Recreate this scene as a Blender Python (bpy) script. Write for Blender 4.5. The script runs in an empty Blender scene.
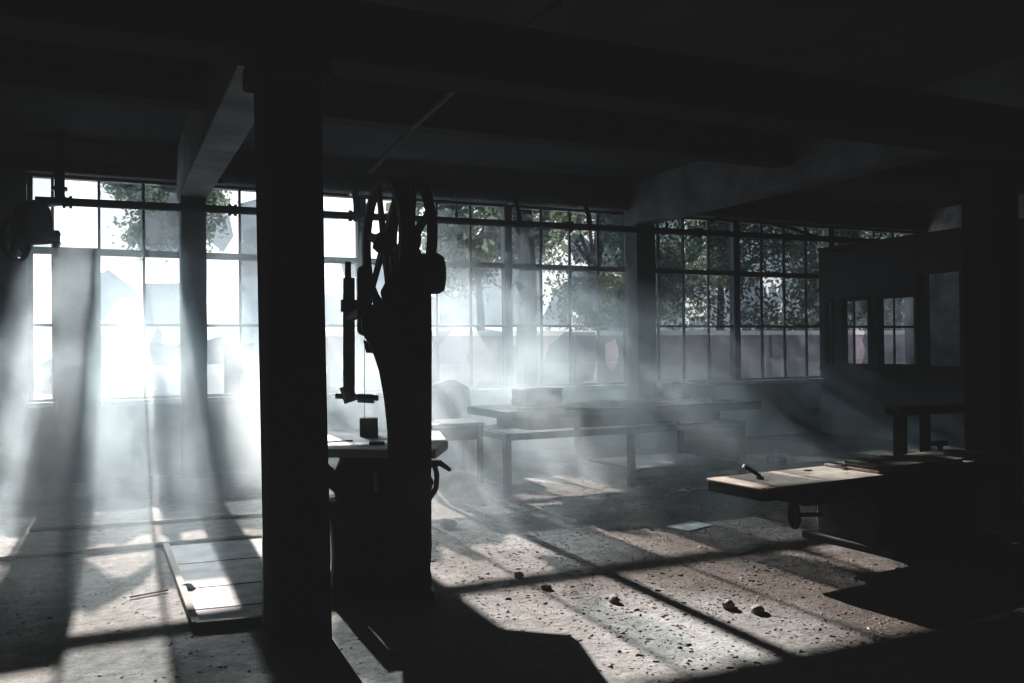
import bpy, bmesh, math, random
from mathutils import Vector, Matrix
scn = bpy.context.scene
C = scn.collection
rnd = random.Random(11)
V = Vector

# ------------------------------------------------------------------ camera
F = 870.0
YAW, PITCH, ROLL = math.radians(24.9), math.radians(0.50), math.radians(-0.60)
EYE = V((0, 0, 1.55))
cam_d = bpy.data.cameras.new('camera'); cam_o = bpy.data.objects.new('camera', cam_d); C.objects.link(cam_o)
cam_d.sensor_width = 36; cam_d.lens = 36 * F / 1024; cam_d.clip_end = 400
RM = Matrix.Rotation(-YAW, 3, 'Z') @ Matrix.Rotation(math.pi / 2 + PITCH, 3, 'X') @ Matrix.Rotation(ROLL, 3, 'Z')
cam_o.matrix_world = Matrix.Translation(EYE) @ RM.to_4x4()
scn.camera = cam_o

def at(x, y, depth):
    """place in the room that lies at picture offset x, y and the given distance along the view"""
    return EYE + RM @ V(((x - 512) / F * depth, -(y - 341.5) / F * depth, -depth))

def on_floor(x, y, z=0.0):
    d = RM @ V(((x - 512) / F, -(y - 341.5) / F, -1))
    return EYE + d * ((z - EYE.z) / d.z)

# ------------------------------------------------------------------ materials
def mat(name, col, rough=.8, metal=0, noise=None, bump=0, bscale=20, col2=None, spec=.3):
    m = bpy.data.materials.new(name); m.use_nodes = True
    nt = m.node_tree; b = nt.nodes['Principled BSDF']
    b.inputs['Roughness'].default_value = rough; b.inputs['Metallic'].default_value = metal
    b.inputs['Specular IOR Level'].default_value = spec
    b.inputs['Base Color'].default_value = (*col, 1)
    tc = nt.nodes.new('ShaderNodeTexCoord')
    geo = nt.nodes.new('ShaderNodeNewGeometry')
    if noise:
        n = nt.nodes.new('ShaderNodeTexNoise'); n.inputs['Scale'].default_value = noise; n.inputs['Detail'].default_value = 8
        n.inputs['Roughness'].default_value = .65
        nt.links.new(geo.outputs['Position'], n.inputs['Vector'])
        r = nt.nodes.new('ShaderNodeValToRGB')
        r.color_ramp.elements[0].position = .36; r.color_ramp.elements[1].position = .66
        r.color_ramp.elements[0].color = (*(col2 or [c * .5 for c in col]), 1); r.color_ramp.elements[1].color = (*col, 1)
        nt.links.new(n.outputs['Fac'], r.inputs['Fac']); nt.links.new(r.outputs['Color'], b.inputs['Base Color'])
    if bump:
        n2 = nt.nodes.new('ShaderNodeTexNoise'); n2.inputs['Scale'].default_value = bscale; n2.inputs['Detail'].default_value = 10
        n2.inputs['Roughness'].default_value = .7
        nt.links.new(geo.outputs['Position'], n2.inputs['Vector'])
        bp = nt.nodes.new('ShaderNodeBump'); bp.inputs['Strength'].default_value = bump; bp.inputs['Distance'].default_value = .03
        nt.links.new(n2.outputs['Fac'], bp.inputs['Height']); nt.links.new(bp.outputs['Normal'], b.inputs['Normal'])
    return m

M = {}
M['concrete'] = mat('dark concrete', (.07, .078, .086), .9, noise=1.5, bump=.5, bscale=9)
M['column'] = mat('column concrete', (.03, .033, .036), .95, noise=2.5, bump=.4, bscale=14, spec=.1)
M['ceiling'] = mat('sooty plaster', (.06, .07, .078), .95, noise=1.2, bump=.6, bscale=6, spec=.1)
M['wallplaster'] = mat('grimy plaster', (.17, .185, .2), .9, noise=1.8, bump=.4, bscale=8)  # wall plaster; also concrete lightened for beams and columns by the windows
M['partition'] = mat('partition board', (.085, .09, .105), .8, noise=1.4, bump=.2)
M['whitewash'] = mat('whitewashed board', (.62, .63, .66), .9, noise=3, bump=.2)
M['darkwood'] = mat('dark timber', (.06, .05, .045), .7, noise=6, bump=.4)
M['frame'] = mat('window steel', (.10, .12, .14), .7, noise=8)
M['sill'] = mat('sill concrete', (.60, .63, .66), .8, noise=4, bump=.3)
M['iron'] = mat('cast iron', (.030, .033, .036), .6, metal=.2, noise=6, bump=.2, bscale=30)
M['ironlit'] = mat('painted machine iron', (.10, .115, .125), .6, metal=.1, noise=5, bump=.2, bscale=18)  # lighter copy of the cast iron, light put into its colour
M['benchiron'] = mat('dark bench iron', (.05, .055, .06), .7, noise=6, bump=.2)
M['rust'] = mat('rusty iron', (.06, .045, .038), .8, noise=14, bump=.4, bscale=40)
M['tabletop'] = mat('planed steel table', (.55, .56, .55), .5, noise=7, col2=(.34, .33, .31), bump=.2)
M['benchtop'] = mat('worn bed plate', (.5, .42, .36), .6, noise=5, col2=(.28, .23, .19), bump=.3, bscale=25)
M['wood'] = mat('dusty wood', (.30, .27, .23), .8, noise=6, bump=.3)
M['rubber'] = mat('black rubber', (.015, .015, .016), .7)
M['dust'] = mat('pale dust', (.38, .38, .37), 1, noise=9, bump=.8, bscale=30)
M['ply'] = mat('weathered plywood', (.22, .24, .25), .9, noise=3, bump=.2)  # also gives guide post, blade guide and block their hazy tone
M['bark'] = mat('bark', (.06, .05, .04), .95, noise=9)
M['fence'] = mat('rendered boundary wall', (.50, .42, .45), .9, noise=2.5, col2=(.34, .28, .30), bump=.2)
M['fencecap'] = mat('pale coping', (.9, .9, .9), .8)
M['yard'] = mat('pale yard ground', (.78, .78, .78), .95, noise=.5, col2=(.6, .6, .6))
M['stone'] = mat('broken concrete', (.34, .32, .30), .95, noise=20, col2=(.17, .155, .14), bump=.4)
M['chips'] = mat('rubble chips', (.38, .33, .30), .95, noise=6, col2=(.09, .07, .06))
M['litter'] = mat('dead leaves and splinters', (.20, .14, .105), .95, noise=5, col2=(.10, .075, .06))
M['building'] = mat('pale outbuilding', (.55, .57, .6), .9, noise=1)

def leaf_mat(name, col):
    m = bpy.data.materials.new(name); m.use_nodes = True; nt = m.node_tree
    b = nt.nodes['Principled BSDF']; b.inputs['Base Color'].default_value = (*col, 1); b.inputs['Roughness'].default_value = .7
    out = nt.nodes['Material Output']; tr = nt.nodes.new('ShaderNodeBsdfTranslucent')
    tr.inputs['Color'].default_value = (col[0] * 1.6, col[1] * 1.7, col[2] * 1.3, 1)
    mx = nt.nodes.new('ShaderNodeMixShader'); mx.inputs[0].default_value = .35
    nt.links.new(b.outputs[0], mx.inputs[1]); nt.links.new(tr.outputs[0], mx.inputs[2]); nt.links.new(mx.outputs[0], out.inputs['Surface'])
    return m
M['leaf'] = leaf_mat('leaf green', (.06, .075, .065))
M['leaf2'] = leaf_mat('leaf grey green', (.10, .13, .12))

def glass_mat(name, tint, dust, col):
    m = bpy.data.materials.new(name); m.use_nodes = True; nt = m.node_tree; nt.nodes.clear()
    out = nt.nodes.new('ShaderNodeOutputMaterial')
    t = nt.nodes.new('ShaderNodeBsdfTransparent'); t.inputs[0].default_value = (*tint, 1)
    d = nt.nodes.new('ShaderNodeBsdfDiffuse'); d.inputs[0].default_value = (*col, 1)
    tl = nt.nodes.new('ShaderNodeBsdfTranslucent'); tl.inputs[0].default_value = (*col, 1)
    g = nt.nodes.new('ShaderNodeBsdfGlossy'); g.inputs['Roughness'].default_value = .15; g.inputs[0].default_value = (.6, .65, .7, 1)
    m1 = nt.nodes.new('ShaderNodeMixShader'); m1.inputs[0].default_value = .45
    nt.links.new(d.outputs[0], m1.inputs[1]); nt.links.new(tl.outputs[0], m1.inputs[2])
    geo = nt.nodes.new('ShaderNodeNewGeometry'); n = nt.nodes.new('ShaderNodeTexNoise'); n.inputs['Scale'].default_value = 2.6
    n.inputs['Detail'].default_value = 7; n.inputs['Roughness'].default_value = .6
    nt.links.new(geo.outputs['Position'], n.inputs['Vector'])
    mr = nt.nodes.new('ShaderNodeMapRange'); mr.inputs['From Min'].default_value = .35; mr.inputs['From Max'].default_value = .7
    mr.inputs['To Min'].default_value = dust * .5; mr.inputs['To Max'].default_value = min(1, dust * 1.5)
    nt.links.new(n.outputs['Fac'], mr.inputs['Value'])
    m2 = nt.nodes.new('ShaderNodeMixShader'); nt.links.new(mr.outputs[0], m2.inputs[0])
    nt.links.new(t.outputs[0], m2.inputs[1]); nt.links.new(m1.outputs[0], m2.inputs[2])
    m3 = nt.nodes.new('ShaderNodeMixShader'); m3.inputs[0].default_value = .05
    nt.links.new(m2.outputs[0], m3.inputs[1]); nt.links.new(g.outputs[0], m3.inputs[2]); nt.links.new(m3.outputs[0], out.inputs['Surface'])
    return m
M['glass'] = glass_mat('grimy glass', (.34, .40, .43), .26, (.08, .09, .10))
M['glassd'] = glass_mat('thick grime glass', (.3, .36, .4), .6, (.07, .085, .095))

M['glassc'] = glass_mat('clearer glass', (.78, .84, .86), .12, (.09, .1, .11))
# floor: dusty slab, left part painted paler for its sunlight, brown litter towards the right
def floor_mat():
    m = bpy.data.materials.new('dusty floor slab'); m.use_nodes = True; nt = m.node_tree; b = nt.nodes['Principled BSDF']
    L = nt.links.new; N = nt.nodes.new
    geo = N('ShaderNodeNewGeometry')
    n1 = N('ShaderNodeTexNoise'); n1.inputs['Scale'].default_value = 9; n1.inputs['Detail'].default_value = 14; n1.inputs['Roughness'].default_value = .85
    n2 = N('ShaderNodeTexNoise'); n2.inputs['Scale'].default_value = .9; n2.inputs['Detail'].default_value = 6
    L(geo.outputs['Position'], n1.inputs['Vector']); L(geo.outputs['Position'], n2.inputs['Vector'])
    r1 = N('ShaderNodeValToRGB'); r1.color_ramp.elements[0].position = .36; r1.color_ramp.elements[1].position = .60
    r1.color_ramp.elements[0].color = (.26, .26, .26, 1); r1.color_ramp.elements[1].color = (.66, .655, .64, 1)
    L(n1.outputs['Fac'], r1.inputs['Fac'])
    r2 = N('ShaderNodeValToRGB'); r2.color_ramp.elements[0].position = .38; r2.color_ramp.elements[1].position = .62
    r2.color_ramp.elements[0].color = (.045, .04, .036, 1); r2.color_ramp.elements[1].color = (.20, .165, .145, 1)
    L(n1.outputs['Fac'], r2.inputs['Fac'])
    sp = N('ShaderNodeSeparateXYZ'); L(geo.outputs['Position'], sp.inputs[0])
    mr = N('ShaderNodeMapRange'); mr.inputs['From Min'].default_value = 1.8; mr.inputs['From Max'].default_value = 4.2
    L(sp.outputs['X'], mr.inputs['Value'])
    ad = N('ShaderNodeMath'); ad.operation = 'ADD'; L(mr.outputs[0], ad.inputs[0])
    ms = N('ShaderNodeMath'); ms.operation = 'MULTIPLY_ADD'; ms.inputs[1].default_value = 2.4; ms.inputs[2].default_value = -1.2
    L(n2.outputs['Fac'], ms.inputs[0]); L(ms.outputs[0], ad.inputs[1]); ad.use_clamp = True
    mx = N('ShaderNodeMix'); mx.data_type = 'RGBA'; L(ad.outputs[0], mx.inputs['Factor'])
    L(r1.outputs['Color'], mx.inputs['A']); L(r2.outputs['Color'], mx.inputs['B'])
    L(mx.outputs['Result'], b.inputs['Base Color']); b.inputs['Roughness'].default_value = .95; b.inputs['Specular IOR Level'].default_value = .15
    n3 = N('ShaderNodeTexNoise'); n3.inputs['Scale'].default_value = 28; n3.inputs['Detail'].default_value = 10; n3.inputs['Roughness'].default_value = .75
    L(geo.outputs['Position'], n3.inputs['Vector'])
    bp = N('ShaderNodeBump'); bp.inputs['Strength'].default_value = 1.0; bp.inputs['Distance'].default_value = .06
    L(n3.outputs['Fac'], bp.inputs['Height']); L(bp.outputs['Normal'], b.inputs['Normal'])
    return m
M['floor'] = floor_mat()

# ------------------------------------------------------------------ mesh helpers
class MB:
    def __init__(s): s.v = []; s.f = []
    def add(s, vs, fs):
        k = len(s.v); s.v += [V(p) for p in vs]; s.f += [tuple(i + k for i in f) for f in fs]; return s
    def box(s, a, b):
        (x0, y0, z0), (x1, y1, z1) = a, b
        return s.add([(x0, y0, z0), (x1, y0, z0), (x1, y1, z0), (x0, y1, z0), (x0, y0, z1), (x1, y0, z1), (x1, y1, z1), (x0, y1, z1)],
                     [(0, 3, 2, 1), (4, 5, 6, 7), (0, 1, 5, 4), (1, 2, 6, 5), (2, 3, 7, 6), (3, 0, 4, 7)])
    def obox(s, c, ax, ay, az):
        """oriented box: centre and three half-extent vectors"""
        c, ax, ay, az = V(c), V(ax), V(ay), V(az)
        vs = [c + i * ax + j * ay + k * az for k in (-1, 1) for (i, j) in ((-1, -1), (1, -1), (1, 1), (-1, 1))]
        return s.add(vs, [(0, 3, 2, 1), (4, 5, 6, 7), (0, 1, 5, 4), (1, 2, 6, 5), (2, 3, 7, 6), (3, 0, 4, 7)])
    def prism(s, pts, d):
        """flat outline (world points) pushed along vector d"""
        n = len(pts); d = V(d)
        return s.add([V(p) for p in pts] + [V(p) + d for p in pts],
                     [tuple(range(n))[::-1], tuple(range(n, 2 * n))] + [(i, (i + 1) % n, (i + 1) % n + n, i + n) for i in range(n)])
    def tube(s, pts, r, n=10, caps=True):
        pts = [V(p) for p in pts]; rs = r if isinstance(r, (list, tuple)) else [r] * len(pts)
        k = len(s.v); up = None
        for i, p in enumerate(pts):
            t = (pts[min(i + 1, len(pts) - 1)] - pts[max(i - 1, 0)]).normalized()
            if up is None: up = V((0, 0, 1)) if abs(t.z) < .9 else V((1, 0, 0))
            a = t.cross(up).normalized(); b = a.cross(t).normalized(); up = b
            for j in range(n):
                q = 2 * math.pi * j / n; s.v.append(p + (a * math.cos(q) + b * math.sin(q)) * rs[i])
        for i in range(len(pts) - 1):
            for j in range(n):
                s.f.append((k + i * n + j, k + i * n + (j + 1) % n, k + (i + 1) * n + (j + 1) % n, k + (i + 1) * n + j))
        if caps:
            s.f.append(tuple(k + j for j in range(n))[::-1]); s.f.append(tuple(k + (len(pts) - 1) * n + j for j in range(n)))
        return s
    def lathe(s, c, axis, prof, n=32, closed=False):
        """prof: (radius, along-axis) pairs"""
        c = V(c); ax = V(axis).normalized(); a = ax.cross(V((0, 0, 1)) if abs(ax.z) < .9 else V((1, 0, 0))).normalized(); b = ax.cross(a)
        k = len(s.v); m = len(prof)
        for j in range(n):
            q = 2 * math.pi * j / n; e = a * math.cos(q) + b * math.sin(q)
            for (r, h) in prof: s.v.append(c + ax * h + e * r)
        for j in range(n):
            for i in range(m if closed else m - 1):
                i2 = (i + 1) % m; j2 = (j + 1) % n
                s.f.append((k + j * m + i, k + j * m + i2, k + j2 * m + i2, k + j2 * m + i))
        return s
    def build(s, name, m, parent=None, bevel=0, smooth=False, origin=None):
        if parent is not None: org = world_loc(parent)
        elif origin is not None: org = V(origin)
        else:
            xs = [p.x for p in s.v]; ys = [p.y for p in s.v]; zs = [p.z for p in s.v]
            org = V(((min(xs) + max(xs)) / 2, (min(ys) + max(ys)) / 2, min(zs)))
        me = bpy.data.meshes.new(name); me.from_pydata([p - org for p in s.v], [], s.f); me.materials.append(m)
        bm = bmesh.new(); bm.from_mesh(me)
        if not getattr(s, 'flat', False): bmesh.ops.recalc_face_normals(bm, faces=bm.faces)
        if bevel: bmesh.ops.bevel(bm, geom=[e for e in bm.edges if len(e.link_faces) == 2 and e.calc_face_angle(0) > .6], offset=bevel, segments=2, affect='EDGES', profile=.6)
        bm.to_mesh(me); bm.free()
        if smooth:
            for p in me.polygons: p.use_smooth = True
        o = bpy.data.objects.new(name, me); C.objects.link(o)
        if parent is not None: o.parent = parent
        else: o.location = org
        return o

def world_loc(o):
    p = V(o.location)
    while o.parent is not None: o = o.parent; p += V(o.location)
    return p
def tag(o, label=None, cat=None, group=None, kind=None):
    if label: o['label'] = label
    if cat: o['category'] = cat
    if group: o['group'] = group
    if kind: o['kind'] = kind
    return o
def thing(name, loc, label, cat, group=None):
    o = bpy.data.objects.new(name, None); o.empty_display_size = .1; C.objects.link(o); o.location = loc
    return tag(o, label, cat, group)
def struct(name, mb, m, **k):
    o = mb.build(name, m, **k)
    if not k.get('parent'): o['kind'] = 'structure'
    return o

# ------------------------------------------------------------------ room numbers
YW = 12.0                       # window plane
H0, H1, H2, H3 = .97, 1.90, 2.82, 3.70
CEIL = 4.15
BX = [-1.19, 1.0, 3.24, 5.5, 7.66, 9.83, 12.0, 14.2]; MW = .14
XR = 16.0; XL = -4.2; YB = -3.0
PX = 11.62                      # partition plane

# floor, ceiling, walls
fl = MB().box((XL, YB, -.2), (XR, YW + .3, 0)); struct('floor', fl, M['floor'])
struct('ceiling', MB().box((XL, YB, CEIL), (XR, YW + .3, CEIL + .25)), M['ceiling'])
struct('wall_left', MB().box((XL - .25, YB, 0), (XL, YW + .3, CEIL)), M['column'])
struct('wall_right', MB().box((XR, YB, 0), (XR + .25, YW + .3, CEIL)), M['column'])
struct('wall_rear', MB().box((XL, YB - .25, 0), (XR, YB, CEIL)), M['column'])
wf = MB().box((XL, YW - .12, 0), (XR, YW + .3, H0 - .05))
wf.box((XL, YW - .12, H3 + .04), (XR, YW + .3, CEIL))
wf.box((XL, YW - .12, H0 - .05), (-.88, YW + .3, H3 + .04))
wf.box((BX[7] + .05, YW - .12, H0 - .05), (XR, YW + .3, H3 + .04))
struct('wall_front', wf, M['wallplaster'])
struct('trim_1', MB().box((-.88, YW - .26, H0 - .06), (PX - .02, YW + .08, H0)), M['sill'], bevel=.01)   # long sill
struct('trim_2', MB().box((XL + .01, YW - .2, H3 + .04), (XR - .01, YW - .125, H3 + .16)), M['concrete'], bevel=.02)   # lintel band

# beams
def beam(name, a, b, m=None): return struct(name, MB().box(a, b), m or M['concrete'], bevel=.015)
CX = (.97, 7.62)
for n, cx in enumerate(CX + (-5.4,)):
    if cx > XL: beam('trim_%d' % (3 + n), (cx - .17, YB + .01, 3.48), (cx + .17, YW - .21, CEIL - .005), M['wallplaster'])  # paler than the cross beams; window light put into their colour
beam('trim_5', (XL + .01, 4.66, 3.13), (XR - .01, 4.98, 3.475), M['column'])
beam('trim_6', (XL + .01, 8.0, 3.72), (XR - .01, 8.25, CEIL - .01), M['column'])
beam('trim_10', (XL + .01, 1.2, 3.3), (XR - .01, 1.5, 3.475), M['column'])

# columns by the windows and in the room
def column(x, y, h, label, w=.165, lean=0.0):
    t = thing('concrete_column', (x, y, 0), label, 'column', None); mm = M['wallplaster'] if y > 10 else M['column']  # haze and window light on the rear columns put into a paler colour
    x_ = x; mb = MB(); n = 9; r2 = random.Random(int(x * 100))
    pts = []
    for i in range(n):
        z = h * i / (n - 1); x = x_ + lean * i / (n - 1)
        pts.append([(x - w + r2.uniform(-.004, .004), y - w, z), (x + w + r2.uniform(-.004, .004), y - w, z), (x + w, y + w, z), (x - w, y + w, z)])
    vs = [p for ring in pts for p in ring]; fs = [(0, 3, 2, 1), tuple(4 * (n - 1) + i for i in range(4))]
    for i in range(n - 1):
        for j in range(4): fs.append((4 * i + j, 4 * i + (j + 1) % 4, 4 * i + 4 + (j + 1) % 4, 4 * i + 4 + j))
    mb.add(vs, fs); mb.build('shaft', mm, t, bevel=.012)
    return t
p1 = column(.93, 4.82, 3.13, 'square black concrete pillar standing in the left foreground', .155, -.035)
MB().box((.89 - .2, 4.6, 3.0), (.89 + .2, 5.04, 3.13)).build('capital', M['column'], p1, bevel=.02)
p2 = column(7.3, 5.35, 3.13, 'dark concrete pillar at the right behind the long machine bed', .165)
column(.97, YW - .42, 3.48, 'slim concrete column against the windows, left of the foreground pillar', .15)
column(7.62, YW - .42, 3.48, 'concrete column against the middle of the window wall with a pale side', .17)

# ------------------------------------------------------------------ windows
# glass left in each pane, as outlines in pane units (u right, v down)
FULL = [[(0, 0), (1, 0), (1, 1), (0, 1)]]
OPEN = []
def jag(seed, kind):
    r = random.Random(seed)
    if kind == 'low':    # glass left in the lower part
        top = r.uniform(.25, .6); pts = [(0, 1), (0, top + r.uniform(-.1, .1))]
        for u in (.15, .32, .5, .66, .84): pts.append((u, top + r.uniform(-.18, .18)))
        return [pts + [(1, top + r.uniform(-.15, .15)), (1, 1)]]
    if kind == 'right':
        e = r.uniform(.3, .6); pts = [(1, 0), (1, 1), (e + r.uniform(-.1, .3), 1)]
        for v in (.8, .62, .45, .28, .12): pts.append((e + r.uniform(-.2, .2), v))
        return [pts + [(e, 0)]]
    if kind == 'left':
        return [[(1 - u, v) for (u, v) in p] for p in jag(seed + 5, 'right')]
    if kind == 'hole':
        cx, cy, a, b = r.uniform(.4, .6), r.uniform(.35, .6), r.uniform(.2, .32), r.uniform(.18, .3)
        q = [(cx + a * math.cos(t) * r.uniform(.7, 1.25), cy - b * math.sin(t) * r.uniform(.7, 1.25)) for t in [i * math.pi / 5 for i in range(10)]]
        up = [(0, 0), (1, 0), (1, cy), q[0], q[1], q[2], q[3], q[4], q[5], (0, cy)]
        dn = [(0, cy), q[5], q[6], q[7], q[8], q[9], q[0], (1, cy), (1, 1), (0, 1)]
        return [up, dn]
    if kind == 'corners':
        return [[(0, 0), (r.uniform(.4, .8), 0), (r.uniform(.1, .3), r.uniform(.1, .3)), (0, r.uniform(.3, .6))],
                [(1, 1), (r.uniform(.2, .5), 1), (r.uniform(.6, .75), r.uniform(.6, .8)), (1, r.uniform(.3, .6))]]
    if kind == 'shard':
        return [[(0, .30), (.2, .24), (.42, .34), (.78, .5), (.98, .72), (.95, .82), (.6, .62), (.38, .66), (.12, .9), (0, .95)]]
    return FULL
# spec[bay][row] = four entries: 'F' full, 'O' open, or a kind of break; row 0 top
spec = {
 0: [['hole', 'O', 'F', [[(.35, 0), (.6, .12), (.5, .38), (0, .42), (0, 1), (1, 1), (1, 0)]]],
     ['O', 'B', 'shard', [[(0, .42), (1, .4), (1, 1), (0, 1)]]],
     [[[(0, .5), (.5, .55), (1, .42), (1, .92), (.5, .88), (0, .95)]], 'B', [[(0, .12), (.3, .2), (.55, .12), (.8, .3), (.98, .25), (1, .85), (.7, .97), (.3, .95), (0, .8)]], [[(.3, 0), (.42, .1), (.4, .25), (.7, .28), (1, .2), (1, 1), (.12, 1), (.2, .6), (.1, .3)]]]],
 1: [[[[(.2, .45), (.5, .35), (.75, .38), (.85, .7), (.6, .95), (.3, .8)]], [[(0, .2), (.5, .1), (1, .3), (1, 1), (0, 1)]], 'O', [[(0, .2), (.45, .25), (.6, .45), (.35, .6), (.62, .9), (.3, .85), (0, .7)]]],
     ['O', 'F', 'low', [[(.55, 0), (1, 0), (1, .25), (.7, .3)], [(0, .55), (.6, .5), (1, .7), (1, 1), (0, 1)]]],
     [[[(0, .25), (.5, .15), (1, .3), (1, 1), (0, 1)]], 'F', 'low', 'low']],
 2: [['O', 'corners', [[(0, 0), (1, 0), (.8, .3), (.82, .8), (.5, .98), (0, .9)]], [[(0, 0), (1, 0), (1, 1), (.8, 1), (.7, .75), (.4, .55), (0, .6)]]],
     ['F', 'low', 'P', 'F'],
     ['F', 'low', 'corners', [[(.1, 0), (1, .1), (1, 1), (.1, 1), (.5, .65), (.4, .3)]]]],
 3: [[[[(0, 0), (.7, 0), (.7, .25), (1, .3), (1, 1), (0, 1)]], [[(0, 0), (.35, 0), (.3, .5), (.1, .8), (0, .8)]], [[(.1, .4), (.4, .38), (.8, .55), (.98, .98), (.6, .85), (.2, .95), (0, .6)]], 'F'],
     ['F', [[(0, .9), (.2, .7), (.5, .4), (1, .2), (1, 1), (0, 1)]], [[(0, 0), (.8, 0), (.95, .4), (.75, .8), (.3, .8), (0, .7)], [(.5, 1), (.55, .8), (1, .7), (1, 1)]], [[(1, .2), (.75, .4), (.7, .75), (.3, .72), (0, .6), (0, 1), (1, 1)]]],
     [[[(0, .3), (.4, .35), (1, .1), (1, 1), (0, 1)]], [[(0, 1), (.05, .6), (.3, .3), (.8, .1), (1, .1), (1, 1)]], [[(0, .1), (.9, .1), (1, .4), (.8, .9), (.1, 1), (0, .9)]], 'hole']],
 4: [['F', 'F', [[(.05, .35), (.3, .1), (.7, .2), (.9, .5), (.6, .75), (.2, .85)]], 'F'],
     ['low', 'F', [[(.1, .3), (.5, .25), (.9, .15), (.95, .45), (.5, .55), (.1, .45)], [(.2, .85), (.8, .8), (1, 1), (.2, 1)]], [[(0, .55), (.25, .3), (.35, .5), (.5, .1), (.7, .4), (.9, 0), (1, 0), (1, 1), (.1, 1)]]],
     ['F', 'F', 'F', 'F']],
 5: [['F', 'F', 'F', [[(0, 0), (.9, 0), (.5, .4), (.6, 1), (0, 1)]]],
     ['F', [[(0, .1), (.3, .4), (.5, .1), (.7, .35), (1, 0), (1, .5), (.75, .65), (.7, 1), (0, 1)]], 'F', 'left'],
     ['F', 'F', 'F', 'F']],
 6: [['F', 'left', 'F', 'low'], ['hole', 'F', 'low', 'F'], ['F', 'right', 'F', 'F']],
}
rows = [(H2, H3), (H1, H2), (H0, H1)]
for b in range(7):
    x0 = BX[b]; BAYW = BX[b + 1] - x0; PW = (BAYW - MW) / 4
    fr = MB(); w0 = x0 - MW / 2 if b else -.76
    # stout frame: mullion on the left, head, foot, thick transom
    if b: fr.box((x0 - .06, YW - .06, H0), (x0 + .06, YW + .08, H3 + .04))
    else: fr.box((-.878, YW - .05, H0), (-.82, YW + .05, H3 + .04))
    if b == 6: fr.box((x0 + BAYW - .06, YW - .06, H0), (x0 + BAYW + .045, YW + .08, H3 + .04))
    xs, xe = (x0 + .06 if b else -.82), x0 + BAYW - .06
    fr.box((xs, YW - .05, H3), (xe, YW + .06, H3 + .04))
    fr.box((xs, YW - .05, H0), (xe, YW + .06, H0 + .035))
    wn = struct('window_%d' % (b + 1), fr, M['frame'])
    tr = MB().box((xs, YW - .055, H2 - .05), (xe, YW + .045, H2 + .03)); tr.build('transom', M['frame'], wn)
    mu = MB(); mu.box((xs, YW - .02, H1 - .018), (xe, YW + .02, H1 + .018))
    for k in (1, 2, 3):
        xm = x0 + MW / 2 + PW * k
        if xm > xs: mu.box((xm - .016, YW - .02, H0 + .03), (xm + .016, YW + .02, H3))
    mu.build('muntin', M['frame'], wn)
    gl = MB(); gd = MB(); gc = MB(); gl.flat = gd.flat = gc.flat = True
    for r_, (za, zb) in enumerate(rows):
        for k in range(4):
            s_ = spec[b][r_][k]
            if s_ in ('O', 'B', 'P'): continue
            polys = FULL if s_ == 'F' else (jag(b * 37 + r_ * 11 + k, s_) if isinstance(s_, str) else s_)
            xa = x0 + MW / 2 + PW * k; xb = xa + PW
            tgt = gd if rnd.random() < (.25 if b < 4 else .05) else gl
            if r_ == 0 and b < 3 and (b, k) not in ((0, 3), (1, 0), (1, 1), (2, 2)): tgt = gc
            for p in polys:
                w = []
                for (u, v) in p:
                    X = xa + u * (xb - xa); Z = zb - v * (zb - za)
                    w.append((max(X, -.82), YW + rnd.uniform(-.001, .001), Z))
                tgt.add(w, [tuple(range(len(w)))])
    if gl.f: tag(gl.build('glass', M['glass'], wn), 'broken dirty glass')
    if gc.f: tag(gc.build('glass', M['glassc'], wn), 'clearer glass of the top row')
    if gd.f: tag(gd.build('glass', M['glassd'], wn), 'heavily clouded glass')

# plywood sheet in front of the left windows
pl = MB().obox((-.335, YW - .34, 1.41), (.255, 0, 0), (0, .012, 0), (0, -.03, 1.41))
tag(pl.build('plywood_sheet', M['ply'], bevel=.003), 'tall narrow plywood sheet standing against the left windows', 'board')
# ventilator panel
PW = (BX[3] - BX[2] - MW) / 4; vx = BX[2] + MW / 2 + PW * 2
t = thing('ventilator_panel', (vx + PW / 2, YW - .03, H1 + .02), 'dark window panel with a round pale ventilator, right of the bandsaw', 'ventilator')
vp = MB(); cz = 2.48; rr = .155; cxx = vx + PW / 2 - .02
ring = [(cxx + rr * math.cos(i * math.pi / 12), cz + rr * math.sin(i * math.pi / 12)) for i in range(24)]
x0_, x1_, z0_, z1_ = vx + .02, vx + PW - .02, H1 + .022, H2 - .052
outer = []
for i in range(24):
    a = i * math.pi / 12; dx, dz = math.cos(a), math.sin(a)
    k = min(((x1_ if dx > 0 else x0_) - cxx) / dx if abs(dx) > 1e-6 else 9, ((z1_ if dz > 0 else z0_) - cz) / dz if abs(dz) > 1e-6 else 9)
    outer.append((cxx + dx * k, cz + dz * k))
vs = [(x, YW - .035, z) for x, z in ring] + [(x, YW - .035, z) for x, z in outer]
vp.add(vs, [(i, (i + 1) % 24, 24 + (i + 1) % 24, 24 + i) for i in range(24)])
for (cxn, czn) in ((x0_, z0_), (x1_, z0_), (x0_, z1_), (x1_, z1_)):
    near = sorted(range(24), key=lambda i: (outer[i][0] - cxn) ** 2 + (outer[i][1] - czn) ** 2)[:2]
    vp.add([(cxn, YW - .035, czn)] + [(outer[i][0], YW - .035, outer[i][1]) for i in near], [(0, 1, 2)])
vp.flat = True; vp.build('panel', M['glassd'], t)
g = MB().lathe((cxx, YW - .035, cz), (0, 1, 0), [(rr, -.012), (rr + .012, -.012), (rr + .012, .012), (rr, .012)], closed=True); g.build('ring', M['frame'], t)
g = MB().lathe((cxx, YW - .03, cz), (0, 1, 0), [(0, 0), (rr, 0)], 24); tag(g.build('disc', M['glass'], t), 'pale clouded disc')
g = MB(); dd = .055
sq = [(0, dd * 1.25), (dd, 0), (0, -dd * 1.25), (-dd, 0)]
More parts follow.
